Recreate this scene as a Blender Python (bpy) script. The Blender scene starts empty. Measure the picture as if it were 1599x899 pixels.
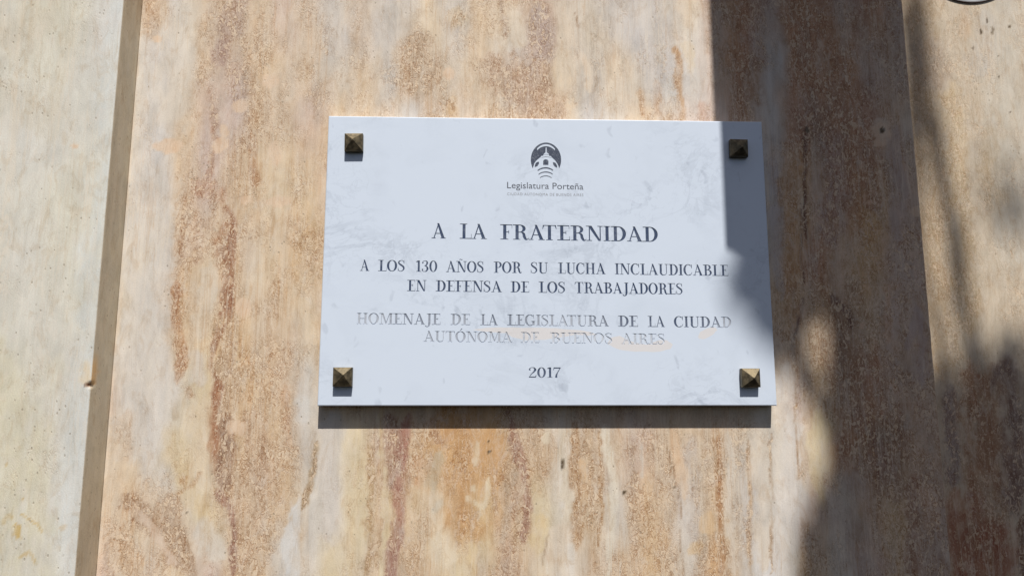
import bpy, bmesh, math, random
import numpy as np
from mathutils import Vector, Matrix
from mathutils.geometry import delaunay_2d_cdt

S = bpy.context.scene
COL = S.collection
R = math.radians
random.seed(7)

# ------------------------------------------------------------------ camera
PITCH, YAW, ROLL = 0.15855, 0.03733, -0.000685
CPOS = np.array([-0.0868, -1.0294, -0.2025])
FW = np.array([math.sin(YAW)*math.cos(PITCH), math.cos(YAW)*math.cos(PITCH), math.sin(PITCH)])
_r = np.array([math.cos(YAW), -math.sin(YAW), 0.0]); _u = np.cross(_r, FW)
RT = _r*math.cos(ROLL)+_u*math.sin(ROLL); UP = -_r*math.sin(ROLL)+_u*math.cos(ROLL)
cam = bpy.data.cameras.new('camera'); co = bpy.data.objects.new('camera', cam); COL.objects.link(co)
cam.sensor_width = 36; cam.lens = 36*1200/1599; cam.clip_start = 0.02; cam.clip_end = 200
co.matrix_world = Matrix(((RT[0], UP[0], -FW[0], CPOS[0]), (RT[1], UP[1], -FW[1], CPOS[1]),
                          (RT[2], UP[2], -FW[2], CPOS[2]), (0, 0, 0, 1)))
S.camera = co

def at(px, py, Y=0.0):
    """point of the plane y=Y that the photograph (1599 x 899) shows at px, py"""
    d = FW+RT*(px-799.5)/1200-UP*(py-449.5)/1200
    return CPOS+d*(Y-CPOS[1])/d[1]

# ------------------------------------------------------------------ light
L = np.array([0.13, -1.0, 1.52]); L = L/np.linalg.norm(L)      # towards the sun
w = bpy.data.worlds.new('World'); S.world = w; w.use_nodes = True
nt = w.node_tree; bg = nt.nodes['Background']
sky = nt.nodes.new('ShaderNodeTexSky'); sky.sky_type = 'NISHITA'; sky.sun_disc = False
sky.sun_elevation = math.asin(L[2]); sky.sun_rotation = math.atan2(L[0], L[1])
sky.altitude = 20; sky.air_density = 0.8; sky.dust_density = 2.0
nt.links.new(sky.outputs[0], bg.inputs[0]); bg.inputs[1].default_value = 0.05
sl = bpy.data.lights.new('sun', 'SUN'); sl.energy = 4.6; sl.angle = R(0.5); sl.color = (1.0, 0.955, 0.885)
so = bpy.data.objects.new('sun', sl); COL.objects.link(so)
so.rotation_euler = Vector(L).to_track_quat('Z', 'Y').to_euler(); so.location = (0, -3, 5)
S.view_settings.view_transform = 'Standard'; S.view_settings.look = 'None'
S.view_settings.exposure = 0.08; S.view_settings.gamma = 1.0

# ------------------------------------------------------------------ helpers
def lin(c):
    c = np.asarray(c, float)/255
    return np.where(c <= .04045, c/12.92, ((c+.055)/1.055)**2.4)

def empty(name, loc=(0, 0, 0)):
    o = bpy.data.objects.new(name, None); COL.objects.link(o); o.location = loc; return o

def tag(o, label=None, cat=None, group=None, kind=None):
    if label: o['label'] = label
    if cat: o['category'] = cat
    if group: o['group'] = group
    if kind: o['kind'] = kind
    return o

def link(name, me, mat=None, parent=None, smooth=False):
    o = bpy.data.objects.new(name, me); COL.objects.link(o)
    if mat: me.materials.append(mat)
    if smooth:
        me.polygons.foreach_set('use_smooth', [True]*len(me.polygons))
    if parent:
        o.parent = parent
        o.location = tuple(-Vector(parent.location)) if parent.parent is None and parent.type == 'EMPTY' else (0, 0, 0)
    return o

def mesh(name, v, f):
    me = bpy.data.meshes.new(name); me.from_pydata([tuple(map(float, p)) for p in v], [], [tuple(map(int, q)) for q in f]); me.update(); return me

class N:
    """tiny node graph helper"""
    def __init__(s, name):
        s.m = bpy.data.materials.new(name); s.m.use_nodes = True; s.t = s.m.node_tree
        s.b = s.t.nodes['Principled BSDF']
    def put(s, sock, v):
        if isinstance(v, bpy.types.NodeSocket): s.t.links.new(v, sock)
        elif v is not None: sock.default_value = v
    def n(s, typ, ins=None, out=0, **kw):
        nd = s.t.nodes.new(typ)
        for k, v in kw.items(): setattr(nd, k, v)
        for k, v in (ins or {}).items(): s.put(nd.inputs[k], v)
        return nd.outputs[out]
    def math(s, op, a, b=None, c=None, clamp=False):
        nd = s.t.nodes.new('ShaderNodeMath'); nd.operation = op; nd.use_clamp = clamp
        for i, v in enumerate((a, b, c)):
            if v is not None: s.put(nd.inputs[i], v)
        return nd.outputs[0]
    def mix(s, f, a, b, bt='MIX'):
        nd = s.t.nodes.new('ShaderNodeMix'); nd.data_type = 'RGBA'; nd.blend_type = bt
        s.put(nd.inputs[0], f); s.put(nd.inputs[6], a); s.put(nd.inputs[7], b)
        return nd.outputs[2]
    def ramp(s, v, a, b, c=0.0, d=1.0, smooth=True):
        nd = s.t.nodes.new('ShaderNodeMapRange'); nd.interpolation_type = 'SMOOTHSTEP' if smooth else 'LINEAR'
        s.put(nd.inputs[0], v)
        for i, x in zip((1, 2, 3, 4), (a, b, c, d)): s.put(nd.inputs[i], x)
        return nd.outputs[0]
    def coords(s, scale=(1, 1, 1), off=(0, 0, 0)):
        tc = s.n('ShaderNodeTexCoord', out=3)
        nd = s.t.nodes.new('ShaderNodeMapping'); s.t.links.new(tc, nd.inputs[0])
        nd.inputs[1].default_value = off; nd.inputs[3].default_value = scale
        return nd.outputs[0]
    def noise(s, co, scale, detail=3, rough=.5, dist=0.0, lac=2.0):
        return s.n('ShaderNodeTexNoise', {'Vector': co, 'Scale': scale, 'Detail': detail, 'Roughness': rough, 'Distortion': dist, 'Lacunarity': lac})
    def attr(s, name, out=0):
        nd = s.t.nodes.new('ShaderNodeAttribute'); nd.attribute_name = name; return nd.outputs[out]

def rgb(c, k=1.0):
    l = lin(c)*k; return (float(l[0]), float(l[1]), float(l[2]), 1)

# --- numpy noise for the big drawing of the stone
def vnoise(x, y, seed):
    rs = np.random.RandomState(seed); T = rs.rand(256, 256)
    xi = np.floor(x).astype(int); yi = np.floor(y).astype(int); fx = x-xi; fy = y-yi
    fx = fx*fx*(3-2*fx); fy = fy*fy*(3-2*fy)
    g = lambda a, b: T[a & 255, b & 255]
    return (g(xi, yi)*(1-fx)+g(xi+1, yi)*fx)*(1-fy)+(g(xi, yi+1)*(1-fx)+g(xi+1, yi+1)*fx)*fy
def fbm(x, y, seed, oc=4):
    a = 0; t = 0; k = 1.0
    for i in range(oc):
        a = a+k*vnoise(x*2**i+i*17.3, y*2**i+i*5.1, seed+i); t += k; k *= .55
    return a/t*2-1

# ------------------------------------------------------------------ travertine
# 0 warm white, 1 light grey, 2 cream, 3 beige, 4 tan, 5 ochre, 6 rust, 7 brown, 8 pink, 9 mauve, 10 yellow, 11 bright, 12 deep tan that paints a warm shade tone into the shaded columns
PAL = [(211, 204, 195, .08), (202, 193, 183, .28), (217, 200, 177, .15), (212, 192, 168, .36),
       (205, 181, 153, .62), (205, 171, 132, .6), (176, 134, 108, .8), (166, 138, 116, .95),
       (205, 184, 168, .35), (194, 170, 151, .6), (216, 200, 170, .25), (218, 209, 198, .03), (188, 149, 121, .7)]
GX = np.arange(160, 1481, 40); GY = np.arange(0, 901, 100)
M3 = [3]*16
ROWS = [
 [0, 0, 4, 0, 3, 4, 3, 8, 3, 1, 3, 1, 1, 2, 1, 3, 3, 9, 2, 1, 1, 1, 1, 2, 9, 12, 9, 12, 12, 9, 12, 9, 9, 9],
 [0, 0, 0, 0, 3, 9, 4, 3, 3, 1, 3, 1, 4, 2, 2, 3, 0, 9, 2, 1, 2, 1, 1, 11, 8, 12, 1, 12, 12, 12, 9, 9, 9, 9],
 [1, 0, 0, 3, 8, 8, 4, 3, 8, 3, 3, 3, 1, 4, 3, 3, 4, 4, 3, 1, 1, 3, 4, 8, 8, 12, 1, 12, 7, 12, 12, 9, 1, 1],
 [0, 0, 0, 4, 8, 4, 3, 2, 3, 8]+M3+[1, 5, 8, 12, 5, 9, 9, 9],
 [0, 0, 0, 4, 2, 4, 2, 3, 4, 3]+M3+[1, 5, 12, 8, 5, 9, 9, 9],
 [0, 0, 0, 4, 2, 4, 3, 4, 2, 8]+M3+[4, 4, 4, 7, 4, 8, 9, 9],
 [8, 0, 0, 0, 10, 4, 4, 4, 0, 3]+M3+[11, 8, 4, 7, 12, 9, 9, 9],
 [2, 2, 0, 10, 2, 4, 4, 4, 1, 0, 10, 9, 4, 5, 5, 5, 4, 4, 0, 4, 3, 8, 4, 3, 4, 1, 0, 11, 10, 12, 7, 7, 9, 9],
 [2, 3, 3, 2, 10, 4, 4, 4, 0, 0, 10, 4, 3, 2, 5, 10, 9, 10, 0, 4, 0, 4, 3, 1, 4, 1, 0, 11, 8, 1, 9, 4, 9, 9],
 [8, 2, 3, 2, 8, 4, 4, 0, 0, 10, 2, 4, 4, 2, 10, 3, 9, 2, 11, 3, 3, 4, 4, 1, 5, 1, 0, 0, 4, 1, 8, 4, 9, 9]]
# strokes: points (survey of the photograph), width, colour key or rgb+crust, strength, softness
K = lambda r, g, b, c: (r, g, b, c)
STROKES = [
 ([(222, -60), (188, 450), (148, 960)], 5, K(224, 208, 188, 0), .8, .6),
 ([(282, 40), (272, 110), (262, 190)], 46, K(214, 204, 190, 0), .8, .8),
 ([(238, 300), (232, 450), (228, 600), (222, 690)], 74, K(211, 205, 198, 0), .85, .5),
 ([(246, 20), (240, 45), (236, 60)], 26, K(190, 164, 138, .9), .6, .7),
 ([(352, 60), (345, 90), (342, 105)], 22, K(170, 140, 130, .8), .7, .8),
 ([(372, -20), (360, 60)], 34, K(178, 155, 145, .8), .6, .8),
 ([(385, 205), (392, 250), (396, 292)], 15, K(184, 138, 98, .9), .75, .6),
 ([(330, 130), (335, 170), (342, 200)], 16, K(176, 142, 120, 1), .5, .9),
 ([(335, 195), (337, 215), (350, 226)], 7, K(172, 122, 92, .9), .8, .5),
 ([(333, 230), (332, 260), (330, 290)], 7, K(170, 128, 104, 1), .7, .7),
 ([(300, 290), (330, 300), (350, 305)], 26, K(186, 140, 110, 1), .7, .7),
 ([(287, 305), (283, 360), (281, 400)], 6, K(186, 146, 112, .9), .9, .5),
 ([(305, 340), (310, 380), (296, 410)], 44, K(206, 180, 158, 1), .7, .6),
 ([(348, 320), (362, 350), (364, 400), (358, 450), (352, 500)], 18, K(160, 110, 80, .9), .95, .5),
 ([(348, 340), (345, 380), (345, 405)], 16, K(184, 136, 100, .6), .7, .7),
 ([(330, 415), (325, 450), (318, 490), (312, 525)], 30, K(215, 200, 180, 0), .95, .35),
 ([(352, 500), (338, 530), (330, 560), (340, 590), (345, 615)], 9, K(168, 122, 94, .9), .9, .6),
 ([(280, 440), (276, 480), (284, 520), (290, 560), (285, 600)], 14, K(188, 142, 104, 1), .95, .4),
 ([(345, 510), (352, 545), (348, 590)], 26, K(192, 164, 134, 1), .8, .5),
 ([(306, 545), (312, 575), (318, 600)], 24, K(210, 200, 190, 0), .8, .5),
 ([(341, 600), (335, 640), (334, 700), (336, 745)], 12, K(166, 112, 80, .6), .92, .7),
 ([(352, 650), (352, 690), (346, 730), (350, 765)], 24, K(146, 110, 88, 1), .85, .5),
 ([(338, 765), (352, 790), (362, 820), (362, 899)], 14, K(164, 122, 104, .9), .85, .6),
 ([(318, 620), (315, 700), (322, 760)], 30, K(217, 197, 165, .1), .7, .8),
 ([(300, 620), (294, 605)], 10, K(182, 140, 104, .9), .8, .7),
 ([(267, 670), (272, 720), (300, 775), (320, 800)], 28, K(212, 188, 148, .3), .6, .9),
 ([(292, 742), (284, 750), (290, 755)], 8, K(196, 158, 114, .7), .7, .8),
 ([(200, 775), (222, 800), (245, 832)], 34, K(186, 158, 132, 1), .85, .4),
 ([(272, 770), (262, 800), (276, 850), (300, 899)], 32, K(184, 156, 130, 1), .85, .4),
 ([(170, 840), (165, 870), (185, 910)], 6, K(186, 164, 146, .6), .7, .5),
 ([(180, 820), (200, 860), (215, 899)], 40, K(212, 186, 158, .75), .8, .4),
 ([(218, 795), (245, 830), (262, 862), (276, 885)], 14, K(213, 190, 170, .0), .95, .4),
 ([(275, 770), (295, 760), (315, 740)], 8, K(190, 152, 112, .8), .6, .8),
 ([(308, 815), (328, 845), (336, 875)], 34, K(216, 208, 196, .0), .85, .6),
 ([(205, 640), (200, 680), (196, 720)], 26, K(206, 184, 160, .8), .6, .7),
 ([(398, 640), (402, 700), (405, 760)], 40, K(190, 162, 138, .9), .6, .8),
 ([(445, 600), (450, 640), (448, 700)], 10, K(198, 154, 118, .7), .5, .9),
 ([(462, 775), (460, 810), (455, 850), (458, 910)], 20, K(214, 213, 212, 0), .95, .6),
 ([(470, 620), (474, 660)], 24, K(210, 208, 204, .1), .8, .7),
 ([(492, 690), (488, 730), (480, 770), (474, 800)], 12, K(176, 150, 116, 1), .8, .6),
 ([(522, 640), (514, 720), (515, 790), (524, 850)], 32, K(212, 204, 196, .1), .9, .5),
 ([(552, 680), (552, 760), (560, 830), (540, 899)], 22, K(214, 198, 168, .25), .6, .9),
 ([(577, 690), (580, 770), (572, 850), (568, 899)], 12, K(190, 158, 118, .9), .7, .7),
 ([(592, 640), (597, 740), (606, 800), (597, 860), (590, 920)], 13, K(222, 206, 172, 0), .95, .4),
 ([(605, 650), (618, 720), (624, 770)], 30, K(176, 142, 124, .8), .8, .7),
 ([(634, 640), (628, 700), (622, 770), (625, 815)], 13, K(166, 112, 98, .4), .85, .8),
 ([(622, 815), (612, 855), (606, 920)], 20, K(164, 122, 110, .6), .85, .6),
 ([(650, 715), (655, 760)], 24, K(206, 160, 124, .4), .6, .9),
 ([(680, 650), (690, 690)], 40, K(182, 150, 132, 1), .6, .8),
 ([(686, 705), (678, 740), (668, 765)], 22, K(196, 180, 154, .2), .8, .7),
 ([(724, 660), (760, 700), (730, 760), (745, 800)], 84, K(201, 155, 104, .35), .85, .8),
 ([(640, 780), (660, 800)], 26, K(202, 176, 140, .4), .6, .8),
 ([(690, 780), (672, 800)], 18, K(208, 198, 180, .1), .8, .8),
 ([(678, 835), (692, 860), (705, 885)], 48, K(224, 208, 182, .05), .95, .4),
 ([(747, 690), (745, 730)], 8, K(226, 212, 188, 0), .8, .6),
 ([(739, 755), (741, 768)], 8, K(228, 214, 188, 0), .95, .4),
 ([(764, 745), (760, 775), (750, 795)], 8, K(228, 214, 188, 0), .85, .5),
 ([(728, 775), (748, 790)], 9, K(228, 214, 188, 0), .9, .5),
 ([(798, 640), (806, 690), (820, 740), (826, 790), (818, 850)], 13, K(174, 134, 116, .9), .85, .6),
 ([(802, 720), (796, 770), (784, 850)], 16, K(198, 180, 158, .3), .7, .6),
 ([(742, 850), (740, 899)], 10, K(222, 196, 150, .1), .7, .6),
 ([(845, 800), (838, 860)], 26, K(218, 194, 150, .3), .8, .7),
 ([(856, 830), (846, 880)], 4, K(170, 146, 116, .7), .7, .5),
 ([(852, 660), (850, 690)], 16, K(222, 208, 184, 0), .9, .5),
 ([(876, 670), (884, 720), (888, 780), (884, 830)], 16, K(216, 202, 180, .05), .9, .4),
 ([(880, 820), (870, 850), (864, 880)], 28, K(220, 204, 184, .05), .9, .4),
 ([(863, 880), (862, 930)], 20, K(230, 222, 208, 0), .95, .3),
 ([(898, 660), (905, 740), (900, 800), (897, 860)], 15, K(186, 146, 104, 1), .7, .7),
 ([(912, 720), (914, 745)], 9, K(222, 186, 146, 0), .9, .4),
 ([(936, 660), (938, 740), (934, 850)], 7, K(182, 142, 100, 1), .8, .6),
 ([(946, 660), (948, 700), (956, 760), (953, 830), (950, 899)], 14, K(222, 212, 194, 0), .95, .35),
 ([(984, 690), (990, 750), (996, 860)], 14, K(196, 172, 148, .8), .6, .8),
 ([(1003, 690), (1005, 745)], 6, K(210, 204, 194, .1), .7, .6),
 ([(1022, 740), (1030, 770)], 18, K(186, 154, 124, .9), .5, .9),
 ([(1028, 800), (1034, 850)], 16, K(214, 186, 152, .5), .7, .5),
 ([(1040, 690), (1052, 740), (1061, 790), (1064, 899)], 2.2, K(150, 118, 88, .6), .95, .3),
 ([(1050, 670), (1060, 720), (1066, 780)], 15, K(220, 190, 158, .1), .8, .5),
 ([(1078, 680), (1082, 760), (1084, 850)], 22, K(198, 186, 176, .5), .8, .6),
 ([(1100, 800), (1108, 830)], 24, K(222, 190, 150, .1), .9, .3),
 ([(1082, 850), (1092, 862)], 30, K(212, 178, 132, .6), .8, .4),
 ([(1122, 680), (1124, 760), (1128, 830), (1128, 899)], 9, K(182, 136, 94, 1), .85, .6),
 ([(1138, 670), (1144, 760), (1142, 899)], 13, K(215, 204, 190, .1), .8, .6),
 ([(1168, 690), (1172, 770), (1170, 899)], 8, K(194, 162, 128, .9), .8, .6),
 ([(1186, 660), (1190, 760), (1194, 890)], 24, K(218, 204, 186, 0), .9, .5),
 ([(1202, 670), (1204, 800), (1206, 899)], 4, K(184, 160, 134, .9), .9, .5),
 ([(1228, 570), (1230, 680), (1236, 740), (1228, 899)], 26, K(216, 208, 200, .1), .9, .5),
 ([(1242, 590), (1240, 660), (1246, 750)], 3, K(180, 150, 122, .8), .8, .5),
 ([(1262, 610), (1258, 690), (1262, 770)], 26, K(206, 180, 152, .4), .8, .6),
 ([(1280, 640), (1272, 700), (1284, 790)], 22, K(222, 202, 162, .1), .8, .7),
 ([(1108, 0), (1114, 90)], 22, K(200, 172, 148, .6), .7, .8),
 ([(612, -20), (612, 30), (618, 56)], 13, K(190, 182, 172, .2), .7, .6),
 ([(650, 55), (660, 90), (655, 150)], 50, K(188, 164, 138, 1), .7, .8),
 ([(702, 20), (722, 40)], 26, K(212, 190, 156, .8), .7, .8),
 ([(704, 150), (708, 185)], 14, K(200, 164, 118, .8), .6, .9),
 ([(798, 15), (808, 45), (816, 76)], 20, K(218, 202, 180, 0), .85, .5),
 ([(780, 0), (790, 60)], 8, K(186, 166, 150, .8), .6, .7),
 ([(838, 10), (848, 60), (852, 95)], 36, K(184, 164, 156, .8), .8, .7),
 ([(790, 110), (830, 150), (850, 170)], 60, K(188, 156, 130, 1), .75, .8),
 ([(880, 5), (882, 40), (906, 75)], 14, K(216, 198, 176, .1), .7, .6),
 ([(898, 20), (904, 45)], 3, K(168, 138, 112, .8), .8, .5),
 ([(910, 85), (922, 110), (923, 145)], 9, K(222, 204, 182, 0), .85, .5),
 ([(875, 95), (880, 115)], 10, K(220, 202, 178, 0), .7, .6),
 ([(884, 160), (895, 172)], 14, K(224, 200, 170, .2), .8, .4),
 ([(856, 155), (864, 165)], 22, K(216, 186, 156, .3), .8, .4),
 ([(998, 140), (1004, 180)], 16, K(206, 164, 122, .9), .6, .8),
 ([(1030, 130), (1034, 185)], 10, K(206, 170, 136, .7), .5, .8),
 ([(1058, 75), (1061, 100), (1063, 150), (1064, 190)], 7, K(192, 150, 108, .5), .85, .6),
 ([(1056, 80), (1062, 88)], 9, K(194, 150, 104, .2), .9, .4),
 ([(1076, 68), (1074, 90), (1074, 115)], 14, K(222, 204, 178, 0), .95, .3),
 ([(1072, -10), (1074, 40)], 20, K(220, 200, 176, .05), .8, .5),
 ([(1050, 120), (1048, 180)], 16, K(206, 202, 196, .2), .7, .7),
 ([(1090, 160), (1094, 190)], 18, K(206, 170, 148, .5), .7, .8),
 ([(1168, 60), (1176, 110), (1182, 160)], 14, K(170, 124, 90, .6), .6, .9),
 ([(1212, 250), (1218, 350), (1222, 470)], 18, K(190, 182, 184, .4), .8, .6),
 ([(1240, 250), (1238, 350), (1242, 450), (1240, 520)], 28, K(190, 150, 114, .5), .8, .6),
 ([(1258, 195), (1260, 260), (1256, 310), (1262, 380)], 7, K(124, 92, 76, 1), .8, .5),
 ([(1252, 310), (1254, 400), (1258, 440)], 2.5, K(120, 92, 80, .8), .9, .4),
 ([(1275, 310), (1282, 310)], 14, K(206, 170, 140, .4), .8, .5),
 ([(1295, 200), (1310, 280), (1300, 380)], 34, K(176, 152, 146, .9), .6, .8),
 ([(1362, 230), (1362, 300), (1368, 330)], 30, K(176, 134, 106, .9), .7, .7),
 ([(1345, 255), (1356, 270)], 11, K(222, 188, 158, .6), .8, .5),
 ([(1350, 282), (1362, 278)], 10, K(222, 188, 158, .6), .8, .5),
 ([(1372, 245), (1380, 290)], 8, K(222, 188, 158, .6), .7, .5),
 ([(1352, 300), (1352, 318), (1374, 318), (1376, 300), (1360, 298)], 5, K(222, 186, 158, .4), .85, .5),
 ([(1366, 195), (1388, 196)], 20, K(220, 200, 180, .2), .9, .4),
 ([(1388, 205), (1382, 225), (1372, 228)], 10, K(222, 192, 162, .2), .9, .4),
 ([(1378, 203), (1379, 204)], 4.5, K(60, 36, 28, 0), 1, .4),
 ([(1415, 360), (1425, 380), (1430, 405)], 26, K(204, 180, 158, 1), .7, .6),
 ([(1424, 390), (1432, 402)], 14, K(220, 192, 170, .1), .85, .4),
 ([(1385, 440), (1390, 455)], 22, K(206, 170, 140, .5), .8, .5),
 ([(1400, 200), (1405, 300), (1400, 380)], 22, K(190, 170, 162, .2), .7, .8),
 ([(1258, 465), (1250, 500), (1240, 530)], 5, K(116, 88, 80, .9), .8, .6),
 ([(1262, 475), (1252, 498)], 10, K(206, 176, 150, .3), .7, .5),
 ([(1300, 465), (1325, 485), (1330, 510)], 10, K(112, 84, 76, 1), .6, .8),
 ([(1348, 505), (1352, 512)], 12, K(216, 186, 158, .2), .9, .3),
 ([(1384, 455), (1390, 540)], 10, K(212, 172, 140, .7), .7, .6),
 ([(1372, 530), (1372, 600), (1380, 650)], 18, K(186, 142, 112, 1), .8, .7),
 ([(1318, 600), (1332, 625), (1336, 650)], 18, K(198, 170, 150, .9), .8, .6),
 ([(1425, 480), (1440, 600)], 26, K(178, 160, 158, .2), .7, .8),
 ([(1350, 640), (1380, 720), (1400, 780)], 30, K(170, 140, 126, .8), .6, .9),
 ([(1340, 720), (1342, 800), (1345, 899)], 34, K(178, 158, 146, .3), .7, .9),
 ([(1430, 740), (1422, 830), (1428, 899)], 24, K(172, 134, 112, 1), .7, .8),
 ([(1382, 870), (1392, 899)], 24, K(196, 170, 156, .7), .8, .6),
]
FILL = [((422, 128), (12, 10)), ((245, 61), (8, 7)), ((376, 166), (14, 10)), ((350, 204), (8, 13)), ((346, 226), (11, 13)),
        ((268, 228), (22, 11)), ((702, 114), (9, 9)), ((384, 312), (10, 6)), ((432, 315), (22, 8)), ((380, 480), (10, 14)),
        ((372, 668), (12, 10)), ((430, 240), (10, 18)), ((1376, 206), (15, 14)), ((1432, 330), (12, 8)), ((360, 670), (8, 14))]
HOLES = [((879, 724), (3, 7)), ((975, 768), (2.5, 4)), ((764, 705), (3, 2.5)), ((1378, 203), (4, 4.5)), ((1260, 205), (3, 6)), ((762, 690), (1.8, 1.6)),
         ((292, 800), (1.2, 1.2)), ((198, 888), (2, 1.3)), ((1052, 760), (1.6, 1.6))]

def to_px(X, Z, Y=0.0):
    d = np.stack([X-CPOS[0], np.full_like(X, Y)-CPOS[1], Z-CPOS[2]], -1)
    z = d@FW
    return 799.5+1200*(d@RT)/z, 449.5-1200*(d@UP)/z

def seg_dist(px, py, pts):
    """distance to the line and how far along it (0..1)"""
    best = np.full(px.shape, 1e9); par = np.zeros(px.shape)
    ln = [math.hypot(b[0]-a[0], b[1]-a[1]) for a, b in zip(pts[:-1], pts[1:])]; tot = sum(ln)+1e-9; acc = 0
    for ((ax, ay), (bx, by)), l_ in zip(zip(pts[:-1], pts[1:]), ln):
        vx, vy = bx-ax, by-ay; l2 = vx*vx+vy*vy+1e-9
        t = np.clip(((px-ax)*vx+(py-ay)*vy)/l2, 0, 1)
        d = np.hypot(px-ax-t*vx, py-ay-t*vy); m = d < best
        best = np.where(m, d, best); par = np.where(m, (acc+t*l_)/tot, par); acc += l_
    return best, par

def draw(px, py, X, Z, base, strokes, fill, holes, seed):
    """stone colour and crust amount: base (n,4) then strokes, patches and holes, all with broken edges"""
    out = base.copy()
    n1 = fbm(X*70, Z*45, seed+1, 5); n2 = fbm(X*260, Z*200, seed+2, 3); n3 = fbm(X*24, Z*7, seed+3, 4); n4 = fbm(X*130, Z*70, seed+7, 4)
    for k, (pts, wd, c, al, sf) in enumerate(strokes):
        big = min(1.0, wd/14)
        d, u = seg_dist(px+n3*(4+6*big)+n1*(2+6*big)+n4*(1+3*big), py+n1*8, pts)
        taper = np.clip(np.sqrt(4.5*np.minimum(u, 1-u))+.25, 0, 1) if wd < 60 else 1.0
        r = wd/2*(1+.5*n1+.35*n4+.25*n2)*taper
        a = np.clip((r-d)/(np.maximum(wd/2*(sf+.18), 1.6))+.5, 0, 1); a = a*a*(3-2*a)*al
        a = a*np.clip(.86+.9*fbm(X*90+k*3.7, Z*36+k, seed+9, 3), .25, 1)
        c = np.array(c, float)
        cc = c[None, :].repeat(len(X), 0); gy_ = cc[:, :3].mean(1, keepdims=True); cc[:, :3] = (cc[:, :3]*.92+gy_*.08)*.88+out[:, :3]*.12
        out = out*(1-a[:, None])+cc*a[:, None]
    for (cx, cy), (rx, ry) in fill:
        q = np.hypot((px-cx)/rx, (py-cy)/ry)+.55*n1+.3*n4
        a = np.clip((1-q)/.2+.5, 0, 1)[:, None]*.8
        out = out*(1-a)+np.array([220, 194, 168, 0.])*a
    for (cx, cy), (rx, ry) in holes:
        q = np.hypot((px-cx)/rx, (py-cy)/ry)+.6*n2+.4*n4
        a = np.clip((1-q)/.4+.5, 0, 1)[:, None]
        out = out*(1-a)+np.array([88, 72, 50, 0.])*a
    return out

def mid_colour(X, Z):
    px, py = to_px(X, Z)
    a = fbm(X*20, Z*5, 11, 4); b = fbm(X*60, Z*20, 21, 4); e = fbm(X*20, Z*20, 31, 3)
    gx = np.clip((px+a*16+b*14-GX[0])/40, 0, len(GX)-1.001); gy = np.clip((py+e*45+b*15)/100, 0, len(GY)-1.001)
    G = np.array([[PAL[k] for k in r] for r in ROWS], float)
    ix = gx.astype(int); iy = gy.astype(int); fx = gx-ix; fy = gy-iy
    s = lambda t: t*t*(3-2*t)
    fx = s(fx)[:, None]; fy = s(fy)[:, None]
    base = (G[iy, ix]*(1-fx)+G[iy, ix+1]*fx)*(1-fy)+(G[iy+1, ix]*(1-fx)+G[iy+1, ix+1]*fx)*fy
    # thin vertical bedding
    v = fbm(X*120, Z*6, 41, 3)[:, None]; v2 = fbm(X*45, Z*4, 51, 3)[:, None]
    base[:, :3] *= 1+.035*v+.04*v2
    base[:, :3] += np.array([3, 0, -6])*fbm(X*30, Z*9, 61, 3)[:, None]*1.6
    base[:, :3] *= 1+.045*fbm(X*95, Z*50, 81, 4)[:, None]
    base[:, 3:] += .45*fbm(X*55, Z*30, 71, 4)[:, None]
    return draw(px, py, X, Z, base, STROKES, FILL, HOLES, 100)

LSTROKES = [
 ([(195, -50), (160, 350), (120, 700), (95, 960)], 46, K(210, 214, 212, .02), .75, .9),
 ([(-20, 30), (20, 60), (60, 20)], 70, K(206, 196, 176, .3), .7, .9),
 ([(110, 40), (95, 110), (70, 190)], 22, K(212, 202, 180, .15), .6, .9),
 ([(20, 160), (80, 190)], 60, K(206, 198, 180, .3), .6, .9),
 ([(-20, 560), (30, 700), (40, 860), (30, 960)], 90, K(214, 206, 178, .15), .75, .9),
 ([(60, 620), (90, 560)], 40, K(214, 208, 188, .1), .6, .9),
 ([(29, 800), (42, 808), (58, 820), (66, 830)], 4, K(198, 164, 96, .2), .7, .6),
 ([(6, 820), (14, 806), (22, 812)], 6, K(200, 168, 104, .3), .7, .6),
 ([(28, 822), (26, 838)], 10, K(198, 158, 78, .1), .9, .4),
 ([(30, 870), (45, 860), (55, 880)], 5, K(200, 166, 100, .2), .7, .7),
 ([(96, 828), (104, 818)], 7, K(204, 178, 140, .5), .6, .7),
 ([(34, 774), (35, 780)], 5, K(196, 160, 90, .1), .8, .5),
 ([(8, 730), (12, 724)], 4, K(196, 160, 90, .1), .7, .5),
 ([(52, 382), (58, 390)], 14, K(196, 182, 164, .5), .6, .8),
 ([(136, 565), (134, 585), (137, 598)], 18, K(226, 206, 172, .0), .8, .8),
]
LFILL = [((115, 228), (7, 5))]
def left_colour(X, Z):
    px, py = to_px(X, Z, -0.052)
    base = np.tile(np.array([213, 210, 199, .14]), (len(X), 1))
    base[:, :3] *= 1+.02*fbm(X*50, Z*8, 43, 4)[:, None]+.02*fbm(X*14, Z*8, 44, 3)[:, None]
    base[:, :3] += np.array([1, 0, -7])*fbm(X*12, Z*6, 63, 3)[:, None]*1.3
    base[:, 3] += .3*fbm(X*30, Z*20, 73, 4)
    o = draw(px, py, X, Z, base, LSTROKES, LFILL, [], 200)
    side = np.clip((X+0.5745)/.0012, 0, 1)[:, None]
    return o

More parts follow.
